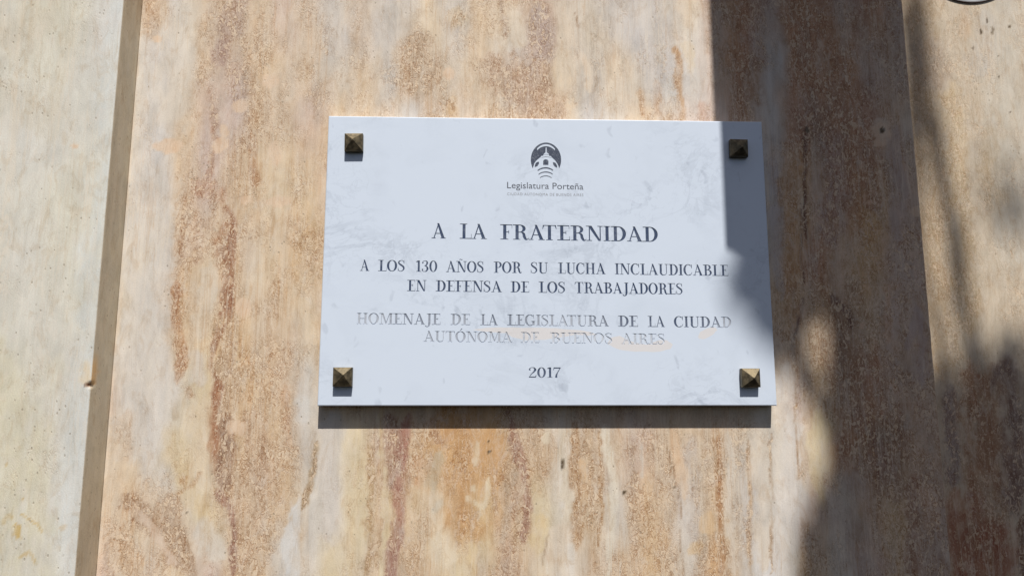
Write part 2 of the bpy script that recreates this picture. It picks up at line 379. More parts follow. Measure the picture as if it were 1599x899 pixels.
RSTROKES = [
 ([(1430, -80), (1440, 200), (1470, 560)], 60, K(204, 178, 142, .8), .8, .9),
 ([(1450, 60), (1465, 140)], 40, K(184, 164, 148, .7), .6, .9),
 ([(1500, -60), (1504, 60)], 18, K(206, 178, 148, .5), .6, .9),
 ([(1488, 130), (1492, 200), (1500, 330), (1520, 520)], 34, K(206, 182, 144, .8), .8, .8),
 ([(1430, 210), (1440, 190)], 20, K(214, 196, 174, .5), .8, .6),
 ([(1555, 200), (1550, 260), (1560, 330)], 30, K(196, 170, 132, .5), .6, .9),
 ([(1580, -60), (1570, 100), (1590, 400)], 60, K(208, 201, 188, .2), .8, .9),
 ([(1540, 20), (1530, 120)], 40, K(200, 192, 182, .3), .8, .9),
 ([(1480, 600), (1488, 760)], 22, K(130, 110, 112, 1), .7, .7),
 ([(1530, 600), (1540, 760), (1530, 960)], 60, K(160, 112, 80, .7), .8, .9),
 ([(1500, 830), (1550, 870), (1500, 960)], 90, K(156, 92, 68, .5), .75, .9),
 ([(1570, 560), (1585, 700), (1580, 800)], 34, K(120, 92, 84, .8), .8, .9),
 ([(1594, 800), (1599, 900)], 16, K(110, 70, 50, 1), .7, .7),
]
RHOLES = [((1519, 75), (1.6, 3)), ((1532, 50), (2, 4)), ((1550, 48), (2, 5)), ((1541, 33), (1.3, 4)), ((1559, 88), (1.2, 2)), ((1577, 176), (1.5, 2)), ((1560, 120), (1.3, 2)), ((1576, 42), (2, 2))]
def right_colour(X, Z):
    px, py = to_px(X, Z, 0.15)
    base = np.tile(np.array([202, 188, 168, .4]), (len(X), 1))
    base[:, :3] *= 1+.03*fbm(X*60, Z*6, 45, 4)[:, None]+.03*fbm(X*18, Z*6, 46, 3)[:, None]
    base[:, 3] += .3*fbm(X*40, Z*20, 75, 4)
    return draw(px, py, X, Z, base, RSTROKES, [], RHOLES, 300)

def stone_mat(name, k, line=.85, wob=1.0, warm=(0.60, 0.44, 0.32), cream=(228, 207, 180), pits=(.52, .62)):
    g = N(name)
    col = g.attr('stone', 0); cr = g.attr('crust', 2)
    c0 = g.coords()
    cs = g.coords((1, 1, .62))
    big = g.noise(cs, 30, 3)
    cre = g.math('ADD', cr, g.math('MULTIPLY', g.math('SUBTRACT', big, .5), 1.3), clamp=True)
    w1 = g.noise(cs, 108, 2, .45, 1.6); w2 = g.noise(cs, 178, 2.2, .45, 1.3)
    w3 = g.noise(cs, 330, 2, .5, .8)
    def ridge(n, wd): return g.ramp(g.math('ABSOLUTE', g.math('SUBTRACT', n, .5)), 0.0, wd, 1, 0)
    l1 = g.math('MULTIPLY', ridge(w1, .042), g.ramp(w2, .32, .55))
    l2 = g.math('MULTIPLY', ridge(w2, .055), g.ramp(w1, .66, .44))
    l3 = ridge(w3, .05)
    lines = g.math('MAXIMUM', g.math('MAXIMUM', l1, g.math('MULTIPLY', l2, .85)), g.math('MULTIPLY', l3, .35))
    lines = g.math('MULTIPLY', lines, g.ramp(cre, .02, .75))
    isl = g.math('MULTIPLY', g.ramp(w2, .558, .585), g.ramp(cre, .22, .8))
    rim = g.math('MULTIPLY', g.ramp(g.math('ABSOLUTE', g.math('SUBTRACT', w2, .535)), 0.0, .024, 1, 0), g.ramp(cre, .3, .9))
    rim = g.math('MULTIPLY', rim, g.ramp(w1, .62, .5))
    speck = g.math('MULTIPLY', g.ramp(g.noise(c0, 700, 2, .5), .62, .70), g.ramp(cre, .15, .9))
    fleck = g.math('MULTIPLY', g.ramp(g.noise(g.coords((1, 1, .7), (.2, 0, .4)), 420, 2, .5, .8), .60, .66), g.ramp(cre, .1, .8))
    wisp = g.noise(g.coords((1, 1, .22), (1.2, 0, .5)), 46, 5, .6, 1.5)
    wl = g.ramp(g.math('ABSOLUTE', g.math('SUBTRACT', wisp, .5)), 0.0, .03, 1, 0)
    wb = g.ramp(g.math('ABSOLUTE', g.math('SUBTRACT', wisp, .58)), 0.0, .022, 1, 0)
    low = g.math('MULTIPLY', g.ramp(w1, .5, .36), g.ramp(cre, .25, .95))
    # soft bedding streaks and grain
    st = g.noise(g.coords((1, 1, .07)), 160, 4, .6, .3)
    gr = g.noise(c0, 520, 3, .65); gr2 = g.noise(c0, 1500, 2, .7)
    cl = g.noise(g.coords((1, 1, .5)), 48, 5, .6, .5)
    val = g.math('ADD', g.math('MULTIPLY', g.math('SUBTRACT', st, .5), .20), g.math('MULTIPLY', g.math('SUBTRACT', gr, .5), .36))
    val = g.math('ADD', val, g.math('MULTIPLY', g.math('SUBTRACT', gr2, .5), .34))
    val = g.math('ADD', val, g.math('MULTIPLY', g.math('SUBTRACT', cl, .5), .55))
    val = g.math('ADD', val, 1.0)
    comb = g.n('ShaderNodeCombineColor', {0: val, 1: val, 2: val})
    a = g.mix(1.0, col, comb, 'MULTIPLY')
    a = g.mix(g.math('MULTIPLY', low, .22), a, g.mix(1.0, a, (.80, .66, .54, 1), 'MULTIPLY'))
    a = g.mix(g.math('MULTIPLY', isl, .66), a, rgb(cream, k))
    a = g.mix(g.math('MULTIPLY', lines, line), a, g.mix(1.0, a, (*warm, 1), 'MULTIPLY'))
    bl = g.noise(g.coords((1, 1, .45), (.3, 0, .7)), 62, 5, .66, 1.0)
    a = g.mix(g.math('MULTIPLY', g.ramp(bl, .5, .68), .46), a, g.mix(1.0, a, (.80, .69, .57, 1), 'MULTIPLY'))
    a = g.mix(g.math('MULTIPLY', g.ramp(bl, .48, .28), .30), a, rgb((216, 207, 196), k))
    a = g.mix(g.math('MULTIPLY', wl, .22), a, rgb((226, 214, 200), k))
    a = g.mix(g.math('MULTIPLY', wb, .30), a, g.mix(1.0, a, (.78, .68, .58, 1), 'MULTIPLY'))
    a = g.mix(g.math('MULTIPLY', rim, .8*line), a, g.mix(1.0, a, (*warm, 1), 'MULTIPLY'))
    a = g.mix(g.math('MULTIPLY', speck, .26*line), a, g.mix(1.0, a, (*warm, 1), 'MULTIPLY'))
    a = g.mix(g.math('MULTIPLY', fleck, .5), a, rgb((234, 218, 196), k))
    # fine upright bedding: thin pale and brown seams
    bed = g.noise(g.coords((1, 1, .045), (.7, 0, .2)), 52, 4, .6, .9)
    bm_ = g.ramp(g.noise(g.coords((1, 1, .6), (2, 0, 1)), 9, 3), .40, .62)
    b1 = g.math('MULTIPLY', g.ramp(g.math('ABSOLUTE', g.math('SUBTRACT', bed, .47)), 0.0, .02, 1, 0), bm_)
    b2 = g.math('MULTIPLY', g.ramp(g.math('ABSOLUTE', g.math('SUBTRACT', bed, .55)), 0.0, .026, 1, 0), bm_)
    a = g.mix(g.math('MULTIPLY', b1, .5*line), a, g.mix(1.0, a, (.84, .66, .48, 1), 'MULTIPLY'))
    a = g.mix(g.math('MULTIPLY', b2, .34), a, rgb((228, 213, 192), k))
    # scattered tiny pits
    pit = g.n('ShaderNodeTexVoronoi', {'Vector': cs, 'Scale': 130, 'Randomness': 1.0}, out=0)
    pm = g.math('MULTIPLY', g.ramp(pit, .10, .16, 1, 0), g.ramp(g.noise(c0, 26, 2), pits[0], pits[1]))
    a = g.mix(g.math('MULTIPLY', pm, .5), a, (.30, .24, .16, 1))
    g.put(g.b.inputs['Base Color'], a)
    g.b.inputs['Roughness'].default_value = .62
    g.b.inputs['Specular IOR Level'].default_value = .35
    h = g.math('ADD', g.math('MULTIPLY', lines, -1.0), g.math('MULTIPLY', gr, .5))
    h = g.math('ADD', h, g.math('MULTIPLY', pm, -1.2))
    bp = g.n('ShaderNodeBump', {'Height': h, 'Strength': .45, 'Distance': .0006})
    g.put(g.b.inputs['Normal'], bp)
    return g.m

KA = 0.98
def stone_block(name, prof, z_dense, z_out, colf, mat, parent, tweak=None, side=None, dz=.0026):
    """front skin swept over a profile of (x, y) points; closed box behind"""
    za, zb = z_dense
    zs = np.concatenate([np.arange(z_out[0], za-1e-6, .05), np.arange(za, zb, dz), np.arange(zb+.02, z_out[1]+.05, .05)])
    P = np.array(prof); n = len(P); m = len(zs)
    X = np.repeat(P[None, :, 0], m, 0).ravel(); Y = np.repeat(P[None, :, 1], m, 0).ravel(); Z = np.repeat(zs[:, None], n, 1).ravel()
    if tweak: X, Y, Z = tweak(X, Y, Z)
    c = colf(X, Z)
    if side: c = side(X, Y, Z, c)
    idx = np.arange(n*m).reshape(m, n)
    q = np.stack([idx[:-1, :-1], idx[:-1, 1:], idx[1:, 1:], idx[1:, :-1]], -1).reshape(-1, 4)
    me = bpy.data.meshes.new(name)
    me.vertices.add(n*m); me.vertices.foreach_set('co', np.stack([X, Y, Z], -1).ravel())
    me.loops.add(q.size); me.loops.foreach_set('vertex_index', q.ravel().astype(np.int32))
    me.polygons.add(len(q)); me.polygons.foreach_set('loop_start', np.arange(0, q.size, 4, dtype=np.int32))
    me.polygons.foreach_set('loop_total', np.full(len(q), 4, dtype=np.int32))
    me.update(calc_edges=True)
    at_ = me.attributes.new('stone', 'FLOAT_COLOR', 'POINT')
    rgba = np.ones((n*m, 4)); rgba[:, :3] = lin(np.clip(c[:, :3], 5, 250))*KA; at_.data.foreach_set('color', rgba.ravel())
    a2 = me.attributes.new('crust', 'FLOAT', 'POINT'); a2.data.foreach_set('value', np.clip(c[:, 3], 0, 1).ravel())
    return link(name, me, mat, parent)

def edge_profile(x0, x1, y, yb, dens, open_left=False):
    """left return, chamfer, front (dense where dens says), chamfer, right return"""
    p = []
    p += [(x0, yb), (x0, y+.0012), (x0+.0004, y+.0004)]
    a, b = dens
    xs = np.concatenate([np.arange(x0+.0014, a-1e-6, .04), np.arange(max(a, x0+.0014), min(b, x1-.0014), .0026), np.arange(min(b, x1)+.02, x1-.0014, .04), [x1-.0014]])
    p += [(x, y) for x in xs]
    p += [(x1-.0004, y+.0004), (x1, y+.0012)]
    p += [(x1, y+.0012+(yb-y-.0012)*t) for t in (.01, .03, .06, .1, .25, .4, .6, .8, 1.0)]
    return p

wall = empty('stone_wall', (0, 0, 0))
tag(wall, 'brown and cream travertine stone wall in three stepped panels behind the white plaque', 'wall')
M_mid = stone_mat('travertine_veined', KA)
M_left = stone_mat('travertine_pale', KA, line=.4, cream=(216, 210, 196), pits=(.42, .60))
M_right = stone_mat('travertine_tan', KA, line=.6)

def mid_tweak(X, Y, Z):
    n = fbm(Z*60, Z*0+3.3, 5, 4)
    e = np.abs(Y) > .0001
    Xn = X+np.where(e & (X > 0), n*.0006, 0)
    return Xn, Y, Z
def left_side(X, Y, Z, c):
    m = np.clip((Y+.0515)/.0006, 0, 1)*(X > -.6)
    t = np.array([214, 203, 180, .15])+np.array([8, 6, 4, 0])*fbm(Y*60, Z*30, 91, 4)[:, None]
    z0, z1 = at(142, 602, -.052)[2], at(142, 545, -.052)[2]
    p = np.clip((Z-z0)/.001, 0, 1)*np.clip((z1-Z)/.02, 0, 1)*np.clip((-.037+.004*fbm(Y*0, Z*90, 92, 3)-Y)/.003, 0, 1)
    t = t*(1-p[:, None])+np.array([224, 188, 138, 0])*p[:, None]
    o = c*(1-m[:, None])+t*m[:, None]
    h = (np.clip(1-np.abs(Z-at(142, 600, -.052)[2])/.003, 0, 1)*np.clip((-.0465-Y)/.003, 0, 1)*(X > -.579))[:, None]
    h = np.clip(h*2, 0, 1)
    return o*(1-h)+np.array([128, 92, 66, 0])*h
def left_tweak(X, Y, Z):
    n = fbm(Z*50, Z*0+1.3, 6, 4)
    zc = at(142, 600, -.052)[2]
    near = X > -.5755
    chip = np.clip(1-np.abs(Z-zc)/.0034, 0, 1)*np.clip((-.046-Y)/.005, 0, 1)
    Xn = X+np.where(near, n*.0005*np.exp(-(Y+.052)/.002)-chip*.005, 0)
    Yn = Y+np.where(near, chip*.005, 0)
    return Xn, Yn, Z
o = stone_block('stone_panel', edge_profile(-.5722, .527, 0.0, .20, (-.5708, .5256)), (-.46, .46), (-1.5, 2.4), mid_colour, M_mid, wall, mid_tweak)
o['label'] = 'wide veined travertine panel that carries the plaque'
o = stone_block('stone_panel', edge_profile(-1.7, -.5725, -.052, .20, (-.80, -.5738)), (-.46, .46), (-1.5, 2.4), left_colour, M_left, wall, left_tweak, left_side)
o['label'] = 'pale smooth travertine panel standing proud at the left'
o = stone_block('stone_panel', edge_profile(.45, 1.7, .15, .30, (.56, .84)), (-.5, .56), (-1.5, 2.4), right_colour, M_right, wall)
o['label'] = 'tan travertine panel set back at the right'

# ------------------------------------------------------------------ plaque
YS = -.020            # front face of the marble
PW, PH = .300, .19583
def marble(name, worn=None, patch=False):
    g = N(name)
    c0 = g.coords()
    d = g.coords((1, 1, 1.3), (3.1, 0, 1.7))
    v1 = g.noise(d, 9, 6, .62, 1.2); v2 = g.noise(d, 22, 5, .6, 1.6)
    a = g.ramp(g.math('ABSOLUTE', g.math('SUBTRACT', v1, .5)), 0, .05, 1, 0)
    b = g.ramp(g.math('ABSOLUTE', g.math('SUBTRACT', v2, .52)), 0, .03, 1, 0)
    reg = g.ramp(g.noise(d, 6, 2), .42, .68)
    m = g.math('MULTIPLY', g.math('ADD', g.math('MULTIPLY', a, .22), g.math('MULTIPLY', b, .18)), reg)
    soft = g.math('MULTIPLY', g.math('SUBTRACT', g.noise(d, 14, 4, .55, .4), .5), .36)
    sp = g.noise(g.coords((1, 1, .8)), 62, 2, .4, .5)
    spots = g.math('MULTIPLY', g.ramp(sp, .66, .78), .3)
    tot = g.math('ADD', g.math('ADD', m, g.math('MULTIPLY', spots, 1)), soft)
    col = g.mix(tot, (.66, .74, .865, 1), (.33, .38, .47, 1))
    if patch:
        col = g.mix(.35, (.76, .70, .66, 1), col)
    g.put(g.b.inputs['Base Color'], col)
    g.b.inputs['Roughness'].default_value = .28
    g.b.inputs['Specular IOR Level'].default_value = .4
    g.put(g.b.inputs['Normal'], g.n('ShaderNodeBump', {'Height': g.noise(c0, 700, 3, .6), 'Strength': .08, 'Distance': .0002}))
    return g.m
M_marble = marble('carrara_marble'); M_patch = marble('peach_filler', patch=True)

def paint(name, keep):
    """letter paint, keep = list of (x in metres, share of paint left)"""
    g = N(name)
    x = g.n('ShaderNodeSeparateXYZ', {0: g.coords()}, out=0)
    t = g.ramp(x, -.3, .3, 0, 1, smooth=False)
    cr = g.t.nodes.new('ShaderNodeValToRGB'); g.put(cr.inputs[0], t)
    el = cr.color_ramp.elements
    for i, (xx, k) in enumerate(keep):
        p = (xx+.3)/.6
        e = el[i] if i < 2 else el.new(p)
        e.position = p; e.color = (k, k, k, 1)
    n = g.noise(g.coords(), 260, 4, .6); n2 = g.noise(g.coords(), 60, 3, .6)
    k = g.math('ADD', cr.outputs[0], g.math('ADD', g.math('MULTIPLY', g.math('SUBTRACT', n, .5), .5), g.math('MULTIPLY', g.math('SUBTRACT', n2, .5), .5)))
    k = g.math('MINIMUM', g.math('MAXIMUM', k, 0.0), 1.0)
    g.put(g.b.inputs['Base Color'], g.mix(k, (.56, .60, .67, 1), (.030, .055, .120, 1)))
    g.b.inputs['Roughness'].default_value = .5
    return g.m

# ---- serif capitals drawn by hand, cap height 1
ST, HR, SF = .165, .056, .055
def rect(x0, y0, x1, y1): return [[(x0, y0), (x1, y0), (x1, y1), (x0, y1)]]
def bar(p, q, wa):
    """slanted stroke of horizontal width wa"""
    (x0, y0), (x1, y1) = p, q
    return [[(x0-wa/2, y0), (x0+wa/2, y0), (x1+wa/2, y1), (x1-wa/2, y1)]]
def serif(x, y, l, r, up=True, t=SF):
    """slab under or over a stem with little brackets"""
    s = 1 if up else -1
    return [[(x-l, y), (x+r, y), (x+r, y+s*t*.6), (x+r*.55, y+s*t), (x-l*.55, y+s*t), (x-l, y+s*t*.6)]]
def stem(x, both=True, l=.155, r=.155, y0=0, y1=1, wd=ST):
    return rect(x-wd/2, y0, x+wd/2, y1)+serif(x, y0, l, r, True)+serif(x, y1, l, r, False)
def strip(pts, wid, n=7):
    """smooth stroke through pts with a width at each"""
    P = [np.array(p, float) for p in pts]; P = [2*P[0]-P[1]]+P+[2*P[-1]-P[-2]]; W = [wid[0]]+list(wid)+[wid[-1]]
    C = []; Q = []
    for i in range(1, len(P)-2):
        for k in range(n+(1 if i == len(P)-3 else 0)):
            t = k/n
            C.append(.5*((2*P[i])+(-P[i-1]+P[i+1])*t+(2*P[i-1]-5*P[i]+4*P[i+1]-P[i+2])*t*t+(-P[i-1]+3*P[i]-3*P[i+1]+P[i+2])*t**3))
            s = t*t*(3-2*t); Q.append(W[i]*(1-s)+W[i+1]*s)
    out = []; A = []
    for i, c in enumerate(C):
        d = C[min(i+1, len(C)-1)]-C[max(i-1, 0)]; d = d/np.linalg.norm(d); nn = np.array([-d[1], d[0]])
        A.append((tuple(c+nn*Q[i]/2), tuple(c-nn*Q[i]/2)))
    for (a, b), (c, d) in zip(A[:-1], A[1:]): out.append([b, d, c, a])
    return out
def bowl(cx, cy, rx, ry, a0, a1, ts=ST, th=HR, n=18):
    out = []; A = []
    for i in range(n+1):
        t = R(a0+(a1-a0)*i/n); c, s = math.cos(t), math.sin(t)
        A.append(((cx+rx*c, cy+ry*s), (cx+(rx-ts)*c, cy+(ry-th)*s)))
    for (a, b), (c, d) in zip(A[:-1], A[1:]): out.append([b, a, c, d] if a1 > a0 else [a, b, d, c])
    return out
def arm_end(x, y, s, h=.2):   # vertical tick that closes the arms of E F L T
    return [[(x-.028, y), (x, y), (x-.004, y+s*h), (x-.02, y+s*h)], [(x-.10, y), (x-.02, y), (x-.02, y+s*.09)] if s > 0 else [(x-.10, y), (x-.02, y+s*.09), (x-.02, y)]]

def glyphs():
    G = {}
    G['A'] = (.86, bar((.145, 0), (.415, .99), HR*1.1)+[[(.325, 1.0), (.44, 1.0), (.785, 0), (.595, 0)]]+rect(.22, .30, .66, .30+HR)+serif(.14, 0, .14, .12)+serif(.69, 0, .17, .165))
    Eb = rect(.155, 0, .155+ST, 1)+rect(0, 0, .62, HR)+rect(0, 1-HR, .61, 1)+rect(.3, .49, .47, .49+HR)+arm_end(.66, 0, 1, .27)+arm_end(.63, 1, -1, .25)+[[(.44, .40), (.47, .40), (.47, .63), (.44, .63)]]
    G['E'] = (.70, Eb)
    G['F'] = (.66, rect(.155, 0, .155+ST, 1)+serif(.23, 0, .23, .20)+rect(0, 1-HR, .6, 1)+rect(.3, .47, .46, .47+HR)+arm_end(.625, 1, -1, .27)+[[(.43, .38), (.46, .38), (.46, .61), (.43, .61)]])
    G['L'] = (.68, rect(.155, 0, .155+ST, 1)+serif(.23, 1, .23, .19, False)+rect(0, 0, .62, HR)+arm_end(.655, 0, 1, .33))
    G['I'] = (.42, stem(.20, l=.19, r=.19))
    G['H'] = (.90, stem(.20, l=.17, r=.17)+stem(.68, l=.17, r=.17)+rect(.2, .48, .68, .48+HR))
    G['T'] = (.78, rect(.37-ST/2, 0, .37+ST/2, 1)+serif(.37, 0, .18, .18)+rect(.03, 1-HR, .71, 1)+[[(.03, 1), (0, .72), (.018, .72), (.10, 1-HR*.5), (.10, 1)], [(.71, 1), (.64, 1), (.64, 1-HR*.5), (.722, .72), (.74, .72)]])
    G['D'] = (.82, rect(.14, 0, .14+ST, 1)+rect(0, 0, .40, HR)+rect(0, 1-HR, .40, 1)+bowl(.36, .5, .42, .5, -90, 90, ST*1.1))
    G['P'] = (.70, rect(.14, 0, .14+ST, 1)+serif(.215, 0, .21, .19)+rect(0, 1-HR, .38, 1)+rect(.2, .44, .38, .44+HR)+bowl(.36, .72, .31, .28, -90, 90))
    G['B'] = (.76, rect(.14, 0, .14+ST, 1)+rect(0, 0, .42, HR)+rect(0, 1-HR, .38, 1)+rect(.2, .50, .42, .50+HR)+bowl(.37, .762, .28, .238, -90, 90)+bowl(.39, .275, .33, .275, -90, 90))
    G['R'] = (.82, rect(.14, 0, .14+ST, 1)+serif(.215, 0, .21, .18)+rect(0, 1-HR, .38, 1)+rect(.2, .47, .44, .47+HR)+bowl(.36, .735, .31, .265, -90, 90)+strip([(.44, .50), (.56, .40), (.60, .2), (.68, .035), (.79, .05), (.81, .12)], [.05, .14, .15, .12, .04, .03]))
    nb = bar((.17, 0), (.17, .95), HR)+serif(.17, 0, .16, .14)+rect(-.01, 1-HR*.9, .20, 1)+[[(.09, 1), (.29, 1), (.76, 0), (.64, 0)]]+bar((.735, .05), (.735, 1), HR)+serif(.735, 1, .15, .15, False)
    G['N'] = (.90, nb)
    G['Ñ'] = (.90, nb+strip([(.25, 1.10), (.33, 1.17), (.45, 1.12), (.56, 1.17)], [.03, .06, .06, .02]))
    G['M'] = (1.06, bar((.17, 0), (.17, .95), HR)+serif(.17, 0, .16, .13)+rect(0, 1-HR*.9, .2, 1)+[[(.13, 1), (.30, 1), (.56, .08), (.49, 0)]]+bar((.505, .03), (.80, 1), HR)+rect(.79, 0, .79+ST, 1)+serif(.865, 0, .19, .17)+serif(.865, 1, .10, .17, False))
    ob = bowl(.40, .5, .40, .515, 0, 360, ST*1.08, HR, 36)
    G['O'] = (.84, ob)
    G['Ó'] = (.84, ob+[[(.36, 1.07), (.44, 1.07), (.56, 1.26), (.45, 1.26)]])
    G['C'] = (.78, bowl(.40, .5, .40, .515, 52, 305, ST*1.08, HR, 26)+[[(.665, .64), (.70, .64), (.70, 1.0), (.675, 1.0), (.62, .86)]]+strip([(.615, .085), (.67, .18), (.70, .30)], [.05, .04, .03]))
    G['G'] = (.86, bowl(.40, .5, .40, .515, 52, 300, ST*1.08, HR, 26)+[[(.665, .66), (.70, .66), (.70, 1.0), (.675, 1.0), (.62, .86)]]+rect(.585, .04, .585+ST, .42)+serif(.66, .42, .17, .15, False)+[[(.56, .02), (.62, .0), (.66, .1), (.60, .12)]])
    G['S'] = (.62, strip([(.50, .80), (.41, .95), (.27, .985), (.11, .88), (.10, .73), (.27, .57), (.43, .44), (.49, .24), (.37, .06), (.21, .015), (.09, .10), (.045, .22)], [.03, .045, .05, .10, .125, .15, .15, .12, .07, .05, .04, .03])+[[(.49, .68), (.515, .68), (.515, 1.0), (.495, 1.0), (.46, .86)], [(.03, .0), (.05, .0), (.085, .14), (.055, .33), (.03, .33)]])
    G['U'] = (.86, rect(.13, .3, .13+ST, 1)+serif(.205, 1, .19, .18, False)+bar((.68, .3), (.68, 1), HR)+serif(.68, 1, .14, .14, False)+strip([(.205, .36), (.215, .17), (.32, .03), (.46, .01), (.62, .07), (.675, .20), (.68, .34)], [ST, ST*.97, .10, .06, .05, .048, HR]))
    G['J'] = (.52, rect(.24, .05, .24+ST, 1)+serif(.315, 1, .19, .18, False)+strip([(.315, .12), (.29, -.08), (.18, -.19), (.07, -.17), (.045, -.08)], [ST, .13, .06, .06, .10]))
    G['1'] = (.46, rect(.18, 0, .18+ST*.9, 1)+serif(.25, 0, .19, .19)+[[(.05, .86), (.19, .86), (.24, 1), (.18, 1), (.05, .90)]])
    G['0'] = (.64, bowl(.30, .5, .30, .51, 0, 360, ST*.95, HR, 34))
    G['2'] = (.62, strip([(.08, .75), (.10, .88), (.25, .985), (.42, .93), (.47, .76), (.40, .58), (.22, .34), (.07, .06)], [.10, .06, .05, .10, ST, .12, .06, .04])+rect(.04, .0, .5, .10)+[[(.47, 0), (.53, .0), (.56, .24), (.53, .24), (.47, .1)]]+bowl(.10, .76, .065, .065, 0, 360, .06, .06, 12))
    G['3'] = (.60, strip([(.08, .80), (.14, .93), (.27, .985), (.40, .92), (.43, .77), (.37, .61), (.22, .53)], [.06, .05, .05, .10, .14, .10, .04])+strip([(.22, .54), (.39, .47), (.46, .28), (.39, .08), (.23, .015), (.09, .07), (.06, .2)], [.04, .10, .15, .10, .05, .05, .06])+bowl(.10, .79, .06, .06, 0, 360, .055, .055, 10)+bowl(.085, .2, .06, .06, 0, 360, .055, .055, 10))
    G['7'] = (.60, [[(.05, .89), (.50, .89), (.54, 1.0), (.05, 1.0)], [(.05, 1), (.02, .70), (.045, .70), (.10, .92), (.09, 1)]]+strip([(.52, .97), (.34, .55), (.24, .25), (.22, 0)], [.05, .06, .12, .16]))
    return G
GL = glyphs()

# each line: words with the photographed start and end, baseline left/right, cap height
def P(px, py): q = at(px, py, YS); return np.array([q[0], q[2]])
LINES = [
 ('ink', .0007, [(673.7, 372), (1027.6, 377.8)], 23.6, [("A", 673.7, 695.8), ("LA", 717.8, 759.6), ("FRATERNIDAD", 781, 1027.6)], [(-.3, 1), (.3, 1)]),
 ('ink', .0006, [(561.8, 422.8), (1137.3, 430.8)], 17.4, [("A", 561.8, 576.2), ("LOS", 590.4, 632.5), ("130", 648.5, 682.9), ("AÑOS", 696.3, 755.7), ("POR", 770.9, 814.2), ("SU", 828.4, 855.9), ("LUCHA", 871.3, 945.4), ("INCLAUDICABLE", 959.8, 1137.3)], [(-.3, 1), (.3, .95)]),
 ('ink', .0006, [(635.6, 454.3), (1066.4, 459.6)], 17.4, [("EN", 635.6, 665.7), ("DEFENSA", 680.5, 783.4), ("DE", 797.3, 826.6), ("LOS", 841, 883), ("TRABAJADORES", 897.5, 1066.4)], [(-.3, 1), (.3, 1)]),
 ('ink_worn', .0007, [(556.4, 505.6), (1142, 511.4)], 17.2, [("HOMENAJE", 556.4, 688), ("DE", 703.6, 734.4), ("LA", 750, 777), ("LEGISLATURA", 792, 950.4), ("DE", 965.4, 996.4), ("LA", 1011.6, 1038), ("CIUDAD", 1052.4, 1142)],
  [(-.26, .22), (-.22, .25), (-.19, .60), (-.15, .52), (-.11, .38), (-.075, .66), (-.03, .52), (.02, .2), (.06, .48), (.10, .80), (.17, .95), (.222, .75), (.235, .22), (.26, .3)]),
 ('ink_gone', .0007, [(661.4, 533), (1038.4, 537.4)], 16.6, [("AUTÓNOMA", 661.4, 799.4), ("DE", 813.6, 842.4), ("BUENOS", 859.4, 956.6), ("AIRES", 970.4, 1038.4)], [(-.2, .34), (-.08, .24), (-.03, .04), (.3, .08)]),
 ('ink', .0006, [(825, 589.2), (876.4, 589.4)], 16, [("2017", 825, 876.4)], [(-.3, .92), (.3, .92)]),
]
polys = []; wi = -1; WORDS = []    # (polygon in mm, class id); one class per word
for li, (mk, dp, (b0, b1), ch, words, keep) in enumerate(LINES):
    A = P(*b0); B = P(*b1); slope = (B[1]-A[1])/(B[0]-A[0])
    h = (P(b0[0], b0[1]-ch)[1]-A[1])
    for wtxt, xa, xb in words:
        wi += 1; WORDS.append(li)
        x0 = P(xa, b0[1])[0]; x1 = P(xb, b0[1])[0]
        gap = -.005
        adv = []; xx = 0
        for i, ch_ in enumerate(wtxt):
            adv.append(xx)
            k = 0
            if i+1 < len(wtxt) and wtxt[i:i+2] in ('LA', 'AT', 'TR', 'FR'): k = {'LA': -.02, 'AT': -.13, 'TR': .0, 'FR': 0}[wtxt[i:i+2]]
            xx += GL[ch_][0]+gap+k
        tot = xx-gap-.03; s = (x1-x0)/tot
        for a, ch_ in zip(adv, wtxt):
            for pg in GL[ch_][1]:
                pts = []
                for (gx, gy) in pg:
                    X = x0+(a+gx)*s; Zb = A[1]+slope*(X-A[0])
                    pts.append((X*1000, (Zb+gy*h)*1000))
                ar = sum(p[0]*q[1]-q[0]*p[1] for p, q in zip(pts, pts[1:]+pts[:1]))
                if abs(ar) < 1e-6: continue
                polys.append((pts if ar > 0 else pts[::-1], 10+wi))

# ---- emblem, drawn in a 900-unit square (dark shapes, light ones cut out of them)
def em(x, y): q = P(820+x*65/899, 215+y*65/899); return (q[0]*1000, q[1]*1000)
def ell(cx, cy, rx, ry, a0, a1, n=40): return [(cx+rx*math.cos(R(a0+(a1-a0)*i/n)), cy+ry*math.sin(R(a0+(a1-a0)*i/n))) for i in range(n+1)]
EMB = []            # in order, later wins; 1 dark, 0 light
oval = ell(450, 480, 328, 372, 128, 412, 60)        # open at the foot
EMB.append((oval[:-1]+[(700, 650), (450, 600), (200, 650)], 1))
EMB.append(([(165, 670)]+ell(450, 820, 310, 420, 210, 330, 24)+[(735, 670), (650, 830), (250, 830)], 0))
EMB.append(([(178, 690), (195, 560), (240, 500), (310, 440), (390, 395), (405, 350), (440, 320), (444, 215), (462, 215), (466, 320), (510, 350), (520, 395), (590, 440), (655, 500), (690, 570), (712, 700), (600, 760), (300, 760)], 0))
EMB.append((ell(450, 555, 300, 412, 230, 310, 24)+ell(450, 590, 306, 404, 309, 231, 24), 0))
def arc(cx, cy, rx, ry, a0, a1, t, n=20):
    return ell(cx, cy, rx, ry, a0, a1, n)+ell(cx, cy+t, rx-4, ry-t*.5, a1, a0, n)
EMB.append(([(390, 592), (388, 520)]+ell(446, 515, 58, 45, 180, 360, 12)+[(504, 520), (502, 592)], 1))
EMB.append(([(205, 640), (215, 575), (250, 530), (298, 520), (300, 560), (270, 615)], 1))
EMB.append(([(692, 655), (690, 600), (655, 545), (600, 528), (605, 580), (640, 630)], 1))
EMB.append((arc(440, 800, 215, 160, 218, 320, 20), 1))
